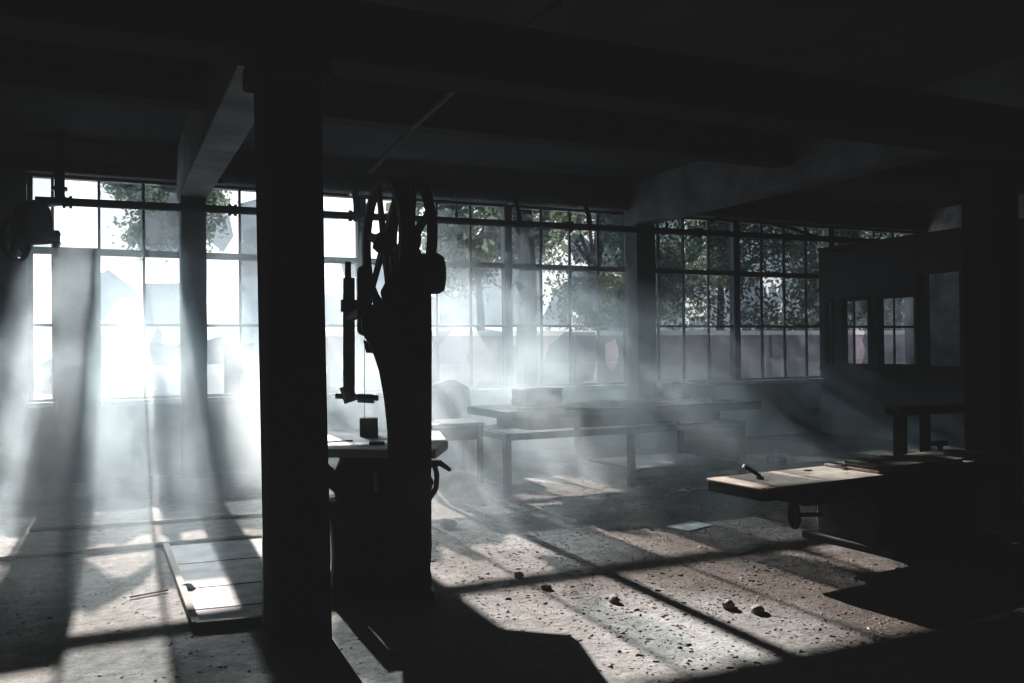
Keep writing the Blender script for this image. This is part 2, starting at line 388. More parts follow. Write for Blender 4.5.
for i in range(4):
    a, b_ = sq[i], sq[(i + 1) % 4]
    g.tube([(cxx + a[0], YW - .035, cz + a[1]), (cxx + b_[0], YW - .035, cz + b_[1])], .011, 6)
for sx in (-1, 1): g.tube([(cxx + sx * .01, YW - .035, cz + sx * rr), (cxx + sx * .03, YW - .035, cz + sx * dd)], .009, 6)
for sx in (-1, 1):
    g.tube([(cxx + sx * .12, YW - .035, cz - .09), (cxx + sx * .075, YW - .035, cz - .02), (cxx + sx * .12, YW - .035, cz + .07)], .009, 6)
g.build('blade', M['frame'], t)

# ------------------------------------------------------------------ pipes
YP = 11.32
t = thing('heating_pipe', (-.3, YP, 3.30), 'long dark pipe with flanges running across the whole window wall', 'pipe')
mb = MB().tube([(-.75, YP, 3.31), (PX + 3.4, YP, 3.42)], .048, 14); mb.build('pipe_run', M['iron'], t, smooth=False)
for x in (-.42, 1.42, 2.95, 6.2, 8.55, 10.4):
    z = 3.31 + (x + .75) / (PX + 4.15) * .11
    fl_ = MB(); fl_.lathe((x, YP, z), (1, 0, 0), [(.0, -.05), (.075, -.05), (.075, -.02), (.055, -.02), (.055, .02), (.075, .02), (.075, .05), (0, .05)], 16); fl_.build('flange', M['iron'], t)
rs = MB().tube([(-.50, YP, 3.28), (-.50, YP, 3.74), (-.50, YP + .1, 4.14)], .055, 12); rs.lathe((-.5, YP, 3.46), (0, 0, 1), [(0, -.02), (.085, -.02), (.085, .02), (0, .02)], 14)
rs.build('riser', M['iron'], t)
for x in (3.0, 5.38, 6.55): # stubs between the pipe and the head of the window
    z = 3.31 + (x + .75) / (PX + 4.15) * .11
    MB().tube([(x, YP, z), (x, YP, z + .16), (x + .01, YP + .12, z + .34), (x + .01, YP + .32, z + .36)], .042, 10).build('branch_pipe', M['iron'], t)
for x in (4.42, 7.95):
    z = 3.31 + (x + .75) / (PX + 4.15) * .11
    h_ = MB().tube([(x, YP, z), (x, YP, 4.15)], .008, 6); h_.tube([(x, YP, z + .02), (x, YP, z + .13)], .022, 8); h_.build('hanger', M['iron'], t)
cp = MB().tube([at(370, 172, 9.3), at(413, 128, 8.1), at(512, 38, 5.9), at(560, 2, 5.2)], .022, 8)
tag(cp.build('conduit', M['rubber']), 'thin conduit slanting across the ceiling above the bandsaw', 'conduit')
rp = MB().tube([(1.35, YW - .34, 3.80), (11.4, YW - .34, 3.80)], .085, 14)
tag(rp.build('lagged_pipe', M['concrete']), 'fat round pipe tucked under the ceiling above the windows', 'pipe')
# loose strips hanging at the head of the right windows
for i, (a, b_) in enumerate((((9.95, 11.6, 3.68), (11.3, 11.5, 3.44)), ((9.05, 11.65, 3.62), (9.75, 11.75, 3.86)), ((11.2, 11.2, 3.18), (12.6, 11.2, 3.20)))):
    s_ = MB().tube([a, V(a).lerp(V(b_), .5) + V((0, 0, .03)), b_], .026, 6)
    tag(s_.build('wood_lath', M['darkwood']), ['loose dark lath hanging slantwise under the head of the right windows', 'short broken lath above the right windows, nearest the middle column',
        'thin level lath over the top of the partition'][i], 'lath')

# wall shaft pulley, far left
base = at(38, 215, 9.2)
t = thing('belt_pulley_unit', base, 'black pulley drum with a small spoked wheel, high at the left end', 'pulley')
ax = V((.86, -.5, 0)).normalized(); ctr = at(34, 221, 9.2)
MB().lathe(ctr, ax, [(0, -.13), (.15, -.13), (.2, -.1), (.22, -.03), (.22, .05), (.19, .1), (.12, .13), (0, .13)], 28).build('drum', M['iron'], t, smooth=False)
def wheel_parts(t, c, axis, R, w, n_sp, m, hubr=.09, rim=.035, tilt=0):
    c = V(c); axis = V(axis).normalized()
    MB().lathe(c, axis, [(R, -w / 2), (R, w / 2), (R - rim, w / 2), (R - rim, -w / 2)], 48, closed=True).build('rim', m, t)
    MB().lathe(c, axis, [(0, -w * .8), (hubr, -w * .8), (hubr, w * .8), (0, w * .8)], 20).build('hub', m, t)
    a = axis.cross(V((0, 0, 1))).normalized(); b = axis.cross(a)
    sp = MB()
    for i in range(n_sp):
        q = 2 * math.pi * i / n_sp + tilt; e = a * math.cos(q) + b * math.sin(q); f = axis.cross(e)
        p0 = c + e * hubr * .8; p1 = c + e * (R - rim * .6)
        for (p, h) in (): pass
        sp.prism([p0 - f * .045 - axis * w * .25, p0 + f * .045 - axis * w * .25, p1 + f * .024 - axis * w * .25, p1 - f * .024 - axis * w * .25], axis * w * .5)
    sp.build('spoke', m, t)
wheel_parts(t, at(16, 239, 9.0), V((.88, -.48, 0)), .23, .05, 5, M['iron'], .05, .035)
MB().tube([at(16, 239, 9.0), at(34, 236, 9.15), at(50, 236, 9.3)], .035, 10).build('axle', M['iron'], t)
mb = MB().tube([at(26, 240, 9.1), at(57, 238, 9.4)], .06, 8); mb.lathe(at(56, 236, 9.4), (0, 0, 1), [(0, -.13), (.03, -.13), (.05, -.08), (.03, -.03), (.05, .02), (.03, .06), (0, .06)], 12); mb.build('bracket', M['iron'], t)
MB().tube([at(33, 215, 9.2), at(45, 203, 9.7), V((-.5, YP, 3.31))], .05, 10).build('pipe_stub', M['iron'], t)

# ------------------------------------------------------------------ bandsaw
bc = on_floor(392, 598)
vd = V((bc.x, bc.y, 0)).normalized(); sd = V((vd.y, -vd.x, 0))        # away from the viewer's side, and across
D0 = (RM.transposed() @ (bc - EYE)).z * -1
t = thing('bandsaw', (bc.x, bc.y, 0), 'tall black cast iron bandsaw with spoked wheels beside the foreground pillar', 'bandsaw')
ua = (vd * math.cos(.31) - sd * math.sin(.31)); aa = (sd * math.cos(.31) + vd * math.sin(.31))
dW = D0 + .35
def spoked(t, c, lab):
    w = None
    return
# upper wheels: each rim, hub and spokes belongs to one wheel part
def bs_wheel(c, R, name, tilt):
    w = MB().lathe(c, aa, [(R, -.026), (R, .026), (R - .045, .026), (R - .045, -.026)], 56, closed=True).build(name, M['iron'], t)
    c = V(c)
    MB().lathe(c, aa, [(0, -.05), (.06, -.05), (.075, -.02), (.075, .02), (.06, .05), (0, .05)], 20).build('hub', M['iron'], w)
    b = V((0, 0, 1)); sp = MB()
    for i in range(6):
        q = 2 * math.pi * i / 6 + tilt; e = ua * math.cos(q) + b * math.sin(q); f = aa.cross(e)
        p0 = c + e * .07; p1 = c + e * (R - .02)
        sp.prism([p0 - f * .035 - aa * .012, p0 + f * .035 - aa * .012, p1 + f * .022 - aa * .012, p1 - f * .022 - aa * .012], aa * .024)
    sp.build('spoke', M['iron'], w)
    return w
bs_wheel(at(384, 243, dW), .435, 'band_wheel', .25)
bs_wheel(at(411, 240, dW), .42, 'flywheel', .7)
MB().tube([at(376, 243, dW - .02), at(440, 272, dW - .1)], .045, 12).build('axle', M['iron'], t)
dc = at(424, 274, D0 + .1)
MB().lathe(dc, (sd * .97 - vd * .2), [(0, -.13), (.12, -.13), (.13, -.11), (.13, .09), (.11, .125), (.06, .135), (0, .135)], 32).build('drive_drum', M['iron'], t)
# main frame, a heavy curved C casting
def px_prism(pts, d, thick): return MB().prism([at(x, y, d) for x, y in pts], vd * thick)
fr = [(431, 262), (432, 330), (432, 420), (431, 500), (430, 560), (432, 588), (383, 592), (384, 520), (388, 470), (387, 430), (384, 400), (379, 372), (372, 350), (362, 333), (360, 318), (368, 306), (384, 300), (398, 284), (412, 262)]
px_prism(fr, D0 - .08, .34).build('frame', M['iron'], t, bevel=.02)
rib = [(386, 400), (389, 430), (390, 470), (396, 470), (396, 420), (391, 380), (383, 352), (376, 345)]
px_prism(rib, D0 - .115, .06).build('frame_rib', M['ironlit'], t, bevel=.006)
# bearing block that carries the wheels
px_prism([(399, 236), (412, 236), (420, 254), (432, 264), (430, 306), (384, 306), (380, 292), (396, 262)], D0 + .02, .24).build('bearing_block', M['iron'], t, bevel=.015)
MB().tube([at(405, 180, dW), at(406, 240, dW)], [.03, .05], 10).build('wheel_guard_post', M['iron'], t)
# blade guard: tall round-ended plate
gp = []
for i in range(9): gp.append((364.5 - 7.5 * math.cos(math.pi * i / 8), 272 - 7 * math.sin(math.pi * i / 8)))
for i in range(9): gp.append((364.5 + 7.5 * math.cos(math.pi * i / 8), 329 + 7 * math.sin(math.pi * i / 8)))
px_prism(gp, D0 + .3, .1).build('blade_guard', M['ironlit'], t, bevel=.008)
px_prism([(363, 340), (378, 344), (381, 353), (366, 353)], D0 + .1, .1).build('guard_bracket', M['iron'], t, bevel=.006)
# guide post
gpst = MB().tube([at(349, 278, D0 + .75), at(349, 392, D0 + .75)], .043, 12).build('guide_post', M['ply'], t)  # haze over the iron post put into its grey colour
MB().tube([at(348, 262, D0 + .75), at(348, 280, D0 + .75)], .022, 10).build('post_tip', M['iron'], gpst)
MB().tube([at(349, 318, D0 + .75), at(362, 312, D0 + .4)], .035, 8).build('post_arm', M['iron'], gpst)
MB().tube([at(349, 300, D0 + .75), at(349, 312, D0 + .75)], .06, 12).build('post_collar', M['iron'], gpst)
gh = MB().tube([at(336, 396, D0 + .75), at(378, 398, D0 + .7)], .02, 8); gh.tube([at(346, 386, D0 + .75), at(351, 402, D0 + .75)], .05, 8)
gh.tube([at(358, 398, D0 + .7), at(374, 399, D0 + .7)], .032, 8)
gh.build('blade_guide', M['ply'], t)  # same grey in place of haze over the guide
MB().prism([at(364, 262, D0 + .62), at(364.5, 262, D0 + .62), at(364.9, 437, D0 + .62), at(364.3, 437, D0 + .62)], vd * .02).build('blade', M['ironlit'], t)
# table
zt = .93
def tp(x, y): return on_floor(x, y, zt)
tb = [tp(318, 449), tp(436, 450), tp(448, 441), tp(440, 431), tp(330, 429), tp(318, 434)]
tbl = MB().prism([p - V((0, 0, .055)) for p in tb], (0, 0, .055)).build('table', M['tabletop'], t, bevel=.006)
c_ = on_floor(385, 440, zt)
MB().obox((c_.x, c_.y, zt - .12), sd * .3, vd * .22, (0, 0, .065)).build('table_rib', M['ironlit'], t, bevel=.01)
# lower body and lower wheel casing
body = [(334, 470), (350, 458), (400, 456), (430, 470), (430, 592), (336, 592), (342, 540), (338, 500)]
px_prism(body, D0 + .05, .5).build('base', M['iron'], t, bevel=.02)
lw = MB().lathe(at(327, 545, D0 + .2), aa, [(.34, -.04), (.34, .04), (.28, .04), (.28, -.04)], 40, closed=True).build('lower_wheel', M['iron'], t)
arc = [at(326, 468, D0 + .1), at(333, 474, D0 + .1), at(340, 486, D0 + .1), at(347, 498, D0 + .1), at(355, 510, D0 + .1)]
a2 = MB()
for i in range(4):
    p, q = arc[i], arc[i + 1]
    a2.prism([p, q, q + V((0, 0, -.11)), p + V((0, 0, -.11))], vd * .2)
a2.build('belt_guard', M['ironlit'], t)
MB().obox(on_floor(384, 600) + vd * .2 + V((0, 0, .03)), sd * .31, vd * .28, (0, 0, .03)).build('plinth', M['iron'], t, bevel=.01)
MB().tube([at(377, 472, D0 + .02), at(377, 492, D0 + .02)], .018, 8).build('oil_cup', M['tabletop'], t)
lv = MB().tube([at(431, 464, D0), at(440, 463, D0 - .05), at(450, 470, D0 - .1)], [.022, .02, .012], 8); lv.build('hand_lever', M['iron'], t)
cb = MB().tube([at(434, 462, D0), at(437, 475, D0), at(436, 488, D0), at(430, 498, D0), at(420, 507, D0), at(414, 520, D0)], .017, 8); cb.build('hose', M['rubber'], t)
cb2 = MB().tube([at(426, 470, D0 + .02), at(432, 482, D0 + .02), at(428, 496, D0 + .02), at(429, 515, D0 + .02), at(430, 545, D0 + .02), at(428, 575, D0 + .02)], .012, 8); cb2.build('hose', M['rubber'], t)
MB().tube([at(418, 497, D0), at(430, 497, D0), at(430, 530, D0), at(418, 545, D0)], .011, 6).build('stay_rod', M['iron'], t)
# block and scraps on the saw table
wb = on_floor(369, 436, zt)
mb = MB().obox(wb + V((0, 0, .066)), sd * .065 * 1.0, vd * .05, (0, 0, .066)); tag(mb.build('wood_block', M['ply'], bevel=.008), 'small upright grey block standing on the bandsaw table', 'block')  # pale grey colour stands for the haze over the block
wb = on_floor(377, 444, zt)
tag(MB().obox(wb + V((0, 0, .008)), sd * .05, vd * .05, (0, 0, .008)).build('flat_plate', M['iron'], bevel=.002), 'flat dark plate lying on the bandsaw table', 'plate')
wb = on_floor(333, 443, zt)
tag(MB().tube([wb + V((-.06, 0, .008)), wb + V((.14, .02, .008))], .006, 6).build('metal_rod', M['iron']), 'thin rod lying on the left of the bandsaw table', 'rod')

# ------------------------------------------------------------------ sliding table saw / panel bench in the middle
t = thing('panel_bench', (5.5, 8.9, 0), 'long low machine bench with slatted steel top in the haze below the windows', 'workbench')
TZ = .88
top = MB()
top.prism([(3.86, 8.42, TZ - .09), (7.18, 8.30, TZ - .09), (7.18, 8.86, TZ - .09), (7.0, 9.5, TZ - .09), (3.86, 9.6, TZ - .09)], (0, 0, .09)); top.build('tabletop', M['benchiron'], t, bevel=.008)
sl = MB()
for y0, y1, xa, xb in ((8.50, 8.53, 4.0, 6.6), (8.75, 8.80, 4.2, 6.9), (9.05, 9.10, 4.8, 7.0), (9.3, 9.38, 4.6, 6.9), (8.36, 8.385, 6.0, 7.1)):
    sl.box((xa, y0, TZ), (xb, y1, TZ + .018))
sl.build('guide_rail', M['tabletop'], t)
MB().box((4.15, 8.55, .66), (6.75, 9.4, TZ - .09)).build('apron', M['iron'], t, bevel=.01)
fr = MB().box((3.72, 8.2, .60), (6.86, 8.29, .665)); fr.box((3.72, 9.42, .60), (6.86, 9.50, .665)); fr.box((3.72, 8.2, .6), (3.8, 9.5, .665)); fr.box((6.78, 8.2, .6), (6.86, 9.5, .665))
fr.build('frame', M['benchiron'], t, bevel=.004)
for (x, y) in ((3.76, 8.25), (5.28, 8.25), (6.82, 8.25), (3.76, 9.46), (5.28, 9.46), (6.82, 9.46)):
    MB().box((x - .035, y - .035, 0), (x + .035, y + .035, .6)).build('leg', M['benchiron'], t, bevel=.004)
MB().box((5.3, 8.24, .1), (6.85, 8.27, .16)).box((5.3, 9.44, .1), (6.85, 9.47, .16)).box((5.4, 8.28, .15), (6.8, 9.43, .17)).build('lower_shelf', M['iron'], t)
def lump(name, c, sx, sy, sz, m, label, cat, round_=.0, rot=0.1, seed=1, **kw):
    bm = bmesh.new(); bmesh.ops.create_cube(bm, size=2)
    bmesh.ops.subdivide_edges(bm, edges=bm.edges, cuts=3, use_grid_fill=True)
    r = random.Random(seed)
    for v in bm.verts:
        s = v.co.normalized() * 1.15
        v.co = v.co.lerp(s, round_)
        v.co += V((r.uniform(-.04, .04), r.uniform(-.04, .04), r.uniform(-.04, .04)))
        v.co = V((v.co.x * sx, v.co.y * sy, max(-sz, v.co.z * sz) + sz)); 
    bmesh.ops.rotate(bm, verts=bm.verts, cent=(0, 0, 0), matrix=Matrix.Rotation(rot, 3, 'Z'))
    me = bpy.data.meshes.new(name); bm.to_mesh(me); bm.free(); me.materials.append(m)
    o = bpy.data.objects.new(name, me); C.objects.link(o); o.location = c
    return tag(o, label, cat, **kw)
b1 = on_floor(537, 407, TZ); lump('cardboard_box', (b1.x, b1.y, TZ + .018), .26, .15, .10, M['benchiron'], 'wide dark box resting on the left of the hazy panel bench', 'box', .12, .1, 4)
b2 = on_floor(676, 400, TZ); lump('motor_housing', (b2.x, b2.y, TZ + .018), .19, .14, .10, M['benchiron'], 'small humped motor housing resting on the right of the hazy panel bench', 'motor', .45, .1, 9)

# side bench with lump behind the bandsaw
t = thing('side_table', (3.35, 9.5, 0), 'small pale topped table between the bandsaw and the panel bench', 'table')
p_ = on_floor(455, 421, .78)
t.location = (p_.x, p_.y, 0)
MB().box((p_.x - .38, p_.y - .3, .74), (p_.x + .22, p_.y + .3, .78)).build('tabletop', M['tabletop'], t, bevel=.005)
for sx in (-.34, .18):
    for sy in (-.26, .26): MB().box((p_.x + sx - .025, p_.y + sy - .025, 0), (p_.x + sx + .025, p_.y + sy + .025, .74)).build('leg', M['ironlit'], t)
MB().box((p_.x - .34, p_.y - .28, .6), (p_.x + .18, p_.y - .25, .74)).build('apron', M['ironlit'], t)
q = on_floor(458, 486, 0)
b3 = V((4.15, 11.2, 0))
lump('machine_hood', (b3.x, b3.y, 0), .36, .25, .56, M['ironlit'], 'rounded dark machine hood standing below the window sill behind the side table', 'machine', .5, .2, 21)
# dust heap
dh = MB(); n = 28; cc = on_floor(462, 494)
ringn = [(.0, .26), (.15, .2), (.35, .11), (.55, .045), (.72, 0)]
vs = [(cc.x, cc.y, ringn[0][1])]
for (r, h) in ringn[1:]:
    for i in range(n):
        q_ = 2 * math.pi * i / n; k = 1 + .13 * math.sin(3 * q_) + rnd.uniform(-.05, .05)
        vs.append((cc.x + r * k * math.cos(q_), cc.y + r * k * .8 * math.sin(q_), max(0, h + rnd.uniform(-.01, .01)) if h else 0))
fs = [(0, 1 + i, 1 + (i + 1) % n) for i in range(n)]
for k in range(3):
    for i in range(n): fs.append((1 + k * n + i, 1 + (k + 1) * n + i, 1 + (k + 1) * n + (i + 1) % n, 1 + k * n + (i + 1) % n))
dh.add(vs, fs); tag(dh.build('dust_heap', M['dust'], smooth=True), 'low conical heap of dust on the floor in front of the hazy bench', 'dust', kind='stuff')

# ------------------------------------------------------------------ jointer in the right foreground
JZ = .57; KJ = 1.16
JX, JY0, JY1 = 3.22, 3.78, 4.30
c00 = on_floor(748, 491, JZ); c01 = on_floor(711, 477.5, JZ); c11 = on_floor(1000, 447, JZ)
t = thing('planing_machine', (4.6, 4.1, 0), 'long dark planer with a worn sunlit bed on a heavy pedestal, right foreground', 'planer')
u = (c11 - c01).normalized(); wv = V((u.y, -u.x, 0)); wid = (c00 - c01).dot(wv); Ln = (on_floor(956, 451, JZ) - c01).length / KJ
def J(a, b, z): return V((c01.x, c01.y, 0)) + u * a * KJ + wv * b + V((0, 0, z))
def jpoly(pts, z, th): return MB().prism([J(a, b, z - th) for a, b in pts], (0, 0, th))
jpoly([(-.03, 0), (1.02, 0), (1.02, wid), (-.02, wid), (-.05, wid - .03), (-.06, .03)], JZ, .016).build('infeed_bed', M['benchtop'], t, bevel=.006)
jpoly([(-.025, .005), (1.02, .005), (1.02, wid - .005), (-.015, wid - .005), (-.045, wid - .035), (-.055, .035)], JZ - .016, .075).build('bed_casting', M['iron'], t, bevel=.008)  # split off below the plate; shade on the bed's sides put into dark iron
jpoly([(1.02, .02), (1.1, -.01), (Ln, -.01), (Ln, wid), (1.08, wid), (1.02, wid - .06)], JZ + .022, .10).build('outfeed_bed', M['benchtop'], t, bevel=.012)
jpoly([(1.15, .1), (1.9, .1), (1.9, wid - .05), (1.15, wid - .05)], JZ + .045, .023).build('cover_plate', M['wood'], t, bevel=.004)
jpoly([(1.95, .05), (2.4, .05), (2.4, wid - .1), (1.95, wid - .1)], JZ + .04, .018).build('cover_plate', M['wood'], t, bevel=.004)
jpoly([(.35, .04), (Ln - .3, .04), (Ln - .3, wid - .04), (.35, wid - .04)], JZ - .085, .09).build('bed_rib', M['iron'], t, bevel=.02)
for i in range(9): MB().lathe(J(.1 + .11 * i, .08 + (i * 37 % 10) * .035, JZ + .0015), (0, 0, 1), [(0, 0), (.008, 0), (.008, .001), (0, .001)], 8).build('bolt_hole', M['iron'], t)
prof = [(.62, .49), (.80, .44), (.88, .36), (.90, .3), (.90, 0), (1.98, 0), (1.98, .05), (1.92, .07), (1.92, .35), (2.02, .5), (2.15, .49), (2.15, .55), (.62, .55)]
MB().prism([J(a, .07, z) for a, z in prof], wv * (wid - .02)).build('pedestal', M['iron'], t, bevel=.012)
MB().prism([J(a, -.05, .0) for a in (.86, 2.0)] + [J(a, wid + .22, .0) for a in (2.0, .86)], (0, 0, .055)).build('plinth', M['iron'], t, bevel=.012)
MB().prism([J(a, .10, z) for a, z in ((1.05, .1), (1.8, .1), (1.8, .4), (1.05, .4))], wv * (wid - .03)).build('access_panel', M['iron'], t, bevel=.01)
hw = at(794, 515, 6.0); hx = u
hwl = MB().lathe(hw, u * .9 + wv * .45, [(.095, -.012), (.095, .012), (.076, .012), (.076, -.012)], 28, closed=True).build('handwheel', M['iron'], t)
sp = MB(); a_ = (u * .9 + wv * .45).normalized(); e1 = a_.cross(V((0, 0, 1))); e2 = V((0, 0, 1))
for i in range(4):
    q_ = i * math.pi / 2 + .4; sp.tube([hw, hw + (e1 * math.cos(q_) + e2 * math.sin(q_)) * .085], .011, 6)
sp.build('spoke', M['iron'], hwl)
MB().tube([hw, hw + a_ * .2], .015, 8).build('wheel_shaft', M['iron'], hwl)
l0 = on_floor(760, 476, JZ)
lv = MB().tube([l0 + V((0, 0, .0)), at(744, 466, (RM.transposed() @ (l0 - EYE)).z * -1)], .014, 10).build('lock_lever', M['iron'], t)
tp_ = at(744, 466, (RM.transposed() @ (l0 - EYE)).z * -1); dr = (tp_ - l0).normalized()
tag(MB().tube([tp_ - dr * .008, tp_ + dr * .006], .017, 10).build('lever_tip', M['tabletop'], lv), 'pale end of the lever')
# small scraps on the bed
for (a, b_, l_, w_, lab) in ((1.02, .2, .05, .02, 'tiny dark offcut lying at the joint of the planer bed'), (.75, .14, .03, .018, 'tiny dark wood chip on the sunlit end of the planer bed')):
    c_ = J(a, b_, JZ + .004 + (.04 if a > 1 else 0))
    c_.z = JZ + (.026 if a > 1 else .004)
    tag(MB().obox(c_, u * l_, wv * w_, (0, 0, .004)).build('wood_chip', M['darkwood']), lab, 'chip')

# ------------------------------------------------------------------ far right side table with clamp
c0 = on_floor(900, 409, .86)
t = thing('rough_bench', (c0.x + .7, c0.y, 0), 'rough dark wooden bench at the far right in front of the partition', 'bench')
MB().box((c0.x, c0.y - .05, .79), (c0.x + 1.7, c0.y + .2, .86)).build('benchtop', M['darkwood'], t, bevel=.01)
tag(MB().box((c0.x - .03, c0.y - .02, .86), (c0.x + .5, c0.y + .16, .885)).build('top_board', M['wood'], t, bevel=.004), 'loose board along the top')
for (x, y) in ((.06, .02), (.06, .09), (1.55, .0), (1.55, .15)): MB().box((c0.x + x - .035, c0.y + y - .03, 0), (c0.x + x + .035, c0.y + y + .03, .79)).build('leg', M['darkwood'], t, bevel=.005)
MB().box((c0.x + .36, c0.y - .02, 0), (c0.x + .44, c0.y + .06, .79)).build('post', M['darkwood'], t, bevel=.005)
c_ = on_floor(908, 470)
t = thing('iron_stand', (c0.x + .24, c0.y - .3, 0), 'small T-shaped iron stand in front of the rough bench legs', 'stand')
MB().tube([(c0.x + .24, c0.y - .3, 0), (c0.x + .24, c0.y - .3, .5)], .025, 8).build('post', M['iron'], t)
MB().box((c0.x + .14, c0.y - .33, .48), (c0.x + .33, c0.y - .27, .53)).build('crossbar', M['iron'], t, bevel=.006)
MB().lathe((c0.x + .24, c0.y - .3, 0), (0, 0, 1), [(0, 0), (.11, 0), (.11, .015), (.03, .03), (0, .03)], 16).build('foot', M['iron'], t)

# ------------------------------------------------------------------ partition with windows on the right
YE = 4.2
def yat(x):      # depth position on the partition seen at picture column x
    d = RM @ V(((x - 512) / F, 0, -1)); return d.y / d.x * PX
ya0, ya1 = yat(833), yat(825)
yb0, yb1 = yat(870), yat(843)
yc0, yc1 = yat(918), yat(879)
yd0, yd1 = yat(960), yat(929)
zlo, zhi = 1.22, 2.34
pm = MB()
pm.box((PX, YE, 0), (PX + .1, YW - .125, zlo))
pm.box((PX, yd1 + .06, zhi), (PX + .1, YW - .125, 3.24))
pm.box((PX, YE, 2.66), (PX + .1, yd1 + .06, 3.24))
for (a, b_) in ((ya1, YW - .125), (yb1, ya0), (yc1, yb0), (yd1, yc0)): pm.box((PX, a, zlo), (PX + .1, b_, zhi + (.32 if b_ == yc0 else 0)))
pm.box((PX, YE, zlo), (PX + .1, yd0, 2.66))
struct('wall_partition', pm, M['partition'])
pf = MB()
for (a, b_, zt_) in ((ya0, ya1, zhi), (yb0, yb1, zhi), (yc0, yc1, zhi)):
    for y in (a, b_): pf.box((PX - .03, y - .025, zlo), (PX + .09, y + .025, zt_))
    pf.box((PX - .03, a, zlo - .03), (PX + .12, b_, zlo + .02)); pf.box((PX - .03, a, zt_ - .02), (PX + .12, b_, zt_ + .04))
struct('trim_7', pf, M['darkwood'])
struct('trim_8', MB().box((PX - .045, YE, zlo - .08), (PX - .001, YW - .14, zlo - .04)), M['darkwood'])
struct('trim_9', MB().box((PX - .04, YE, 3.24), (PX + .14, YW - .14, 3.30)), M['darkwood'])
tag(MB().box((PX + .01, yd0 + .01, zlo + .01), (PX + .05, yd1 - .01, 2.65)).build('wall_panel', M['whitewash']), 'tall pale panel set in the partition left of the right pillar', 'panel')
struct('wall_office', MB().box((PX + 2.72, YE, 0), (PX + 2.85, YW - .13, CEIL - .01)), M['whitewash'])

# ------------------------------------------------------------------ floor things
hp = [on_floor(166, 549), on_floor(262, 541), on_floor(262, 624), on_floor(196, 630)]
t = thing('floor_hatch', tuple(sum(hp, V()) / 4), 'pale floor hatch sheet with a raised wooden edge left of the foreground pillar', 'hatch')
hp = [p.copy() for p in hp]
for p in hp: p.z = .002
MB().prism(hp, (0, 0, .02)).build('sheet', M['sill'], t, bevel=.003)
for a, b_ in ((0, 3), (3, 2)):
    p, q_ = hp[a], hp[b_]; d_ = (q_ - p).normalized(); nn = V((d_.y, -d_.x, 0)) * .022
    MB().prism([p - nn, p + nn, q_ + nn, q_ - nn], (0, 0, .045)).build('edge_batten', M['wood'], t, bevel=.004)
for k in (.3, .62, .85):
    p = hp[0].lerp(hp[3], k); q_ = hp[1].lerp(hp[2], k)
    d_ = (q_ - p).normalized(); nn = V((d_.y, -d_.x, 0)) * .006
    seam = MB().prism([p - nn + V((0, 0, .02)), p + nn + V((0, 0, .02)), q_ + nn + V((0, 0, .02)), q_ - nn + V((0, 0, .02))], (0, 0, .004)); seam.build('seam', M['iron'], t)
# low strips put where window bars cast shadow lines on the left floor
for i, (a, b_) in enumerate((((0, 560), (262, 538)), ((30, 532), (262, 516)))):
    p, q_ = on_floor(*a), on_floor(*b_); d_ = (q_ - p).normalized(); nn = V((d_.y, -d_.x, 0)) * .035
    p.z = q_.z = .0
    tag(MB().prism([p - nn, p + nn, q_ + nn, q_ - nn], (0, 0, .03)).build('timber_batten', M['wood'], bevel=.005),
        ['long timber batten flat on the left floor, the one nearer the viewer', 'long timber batten flat on the left floor, the one nearer the windows'][i], 'batten')
tag(MB().tube([on_floor(130, 597, .012), on_floor(168, 590, .012)], .006, 6).build('stick', M['darkwood']), 'thin dark stick on the lit floor left of the floor hatch', 'stick')

def rock(name, x, y, s, label, m='stone', seed=0, sq=.6, group=None):
    bm = bmesh.new(); bmesh.ops.create_icosphere(bm, subdivisions=2, radius=1); r = random.Random(seed + 100)
    ph = [r.uniform(.7, 1.2) for _ in range(3)]
    for v in bm.verts:
        v.co *= r.uniform(.82, 1.12); v.co = V((v.co.x * s * ph[0], v.co.y * s * ph[1], max(-.45, v.co.z) * s * sq * ph[2]))
    zmin = min(v.co.z for v in bm.verts)
    for v in bm.verts: v.co.z -= zmin
    me = bpy.data.meshes.new(name); bm.to_mesh(me); bm.free(); me.materials.append(M[m])
    o = bpy.data.objects.new(name, me); C.objects.link(o); p = on_floor(x, y); o.location = (p.x, p.y, 0); o.rotation_euler.z = r.uniform(0, 6)
    tag(o, label, 'rubble', group)
RK = [(519, 578, .040, 'dark stone standing alone on the sunlit strip right of the bandsaw shadow'),
      (728, 608, .045, 'pale rubble lump in the brown litter left of the planer pedestal'),
      (757, 612, .055, 'dark rubble lump in the brown litter just left of the planer pedestal'),
      (546, 589, .032, 'small pale stone on the sunlit strip right of the lone dark stone'),
      (187, 592, .05, 'dark rubble lump on the middle of the floor hatch edge'),
      (614, 602, .035, 'small pale stone on the floor between the bandsaw shadow and the planer'),
      (975, 541, .05, 'rubble lump on the floor right of the planer pedestal'),
      (340, 592, .06, 'pale rubble lump at the foot of the bandsaw, left side'),
      (448, 527, .07, 'flat dark rubble lump beside the hoses at the right of the bandsaw'),
      (776, 463, .14, 'dark flat rubble on the floor behind the planer lever')]
for i, (x, y, s, l) in enumerate(RK): rock('rubble_lump', x, y, s, l, seed=i, sq=.7)
# flat sheets on the floor
for i, (x, y, w_, l_, lab) in enumerate(((690, 527, .17, .12, 'pale flat sheet on the dark floor between the hazy bench and the planer'), (850, 462, .9, .2, 'dark flat sheet on the floor before the partition'),
                                 (745, 551, .17, .035, 'pale splintered board on the dark floor left of the planer handwheel'))):
    p = on_floor(x, y)
    tag(MB().obox(p + V((0, 0, .008)), V((w_, .05, 0)), V((-.03, l_, 0)), V((0, 0, .006))).build('flat_sheet', [M['sill'], M['darkwood'], M['wood']][i], bevel=.002), lab, 'sheet')

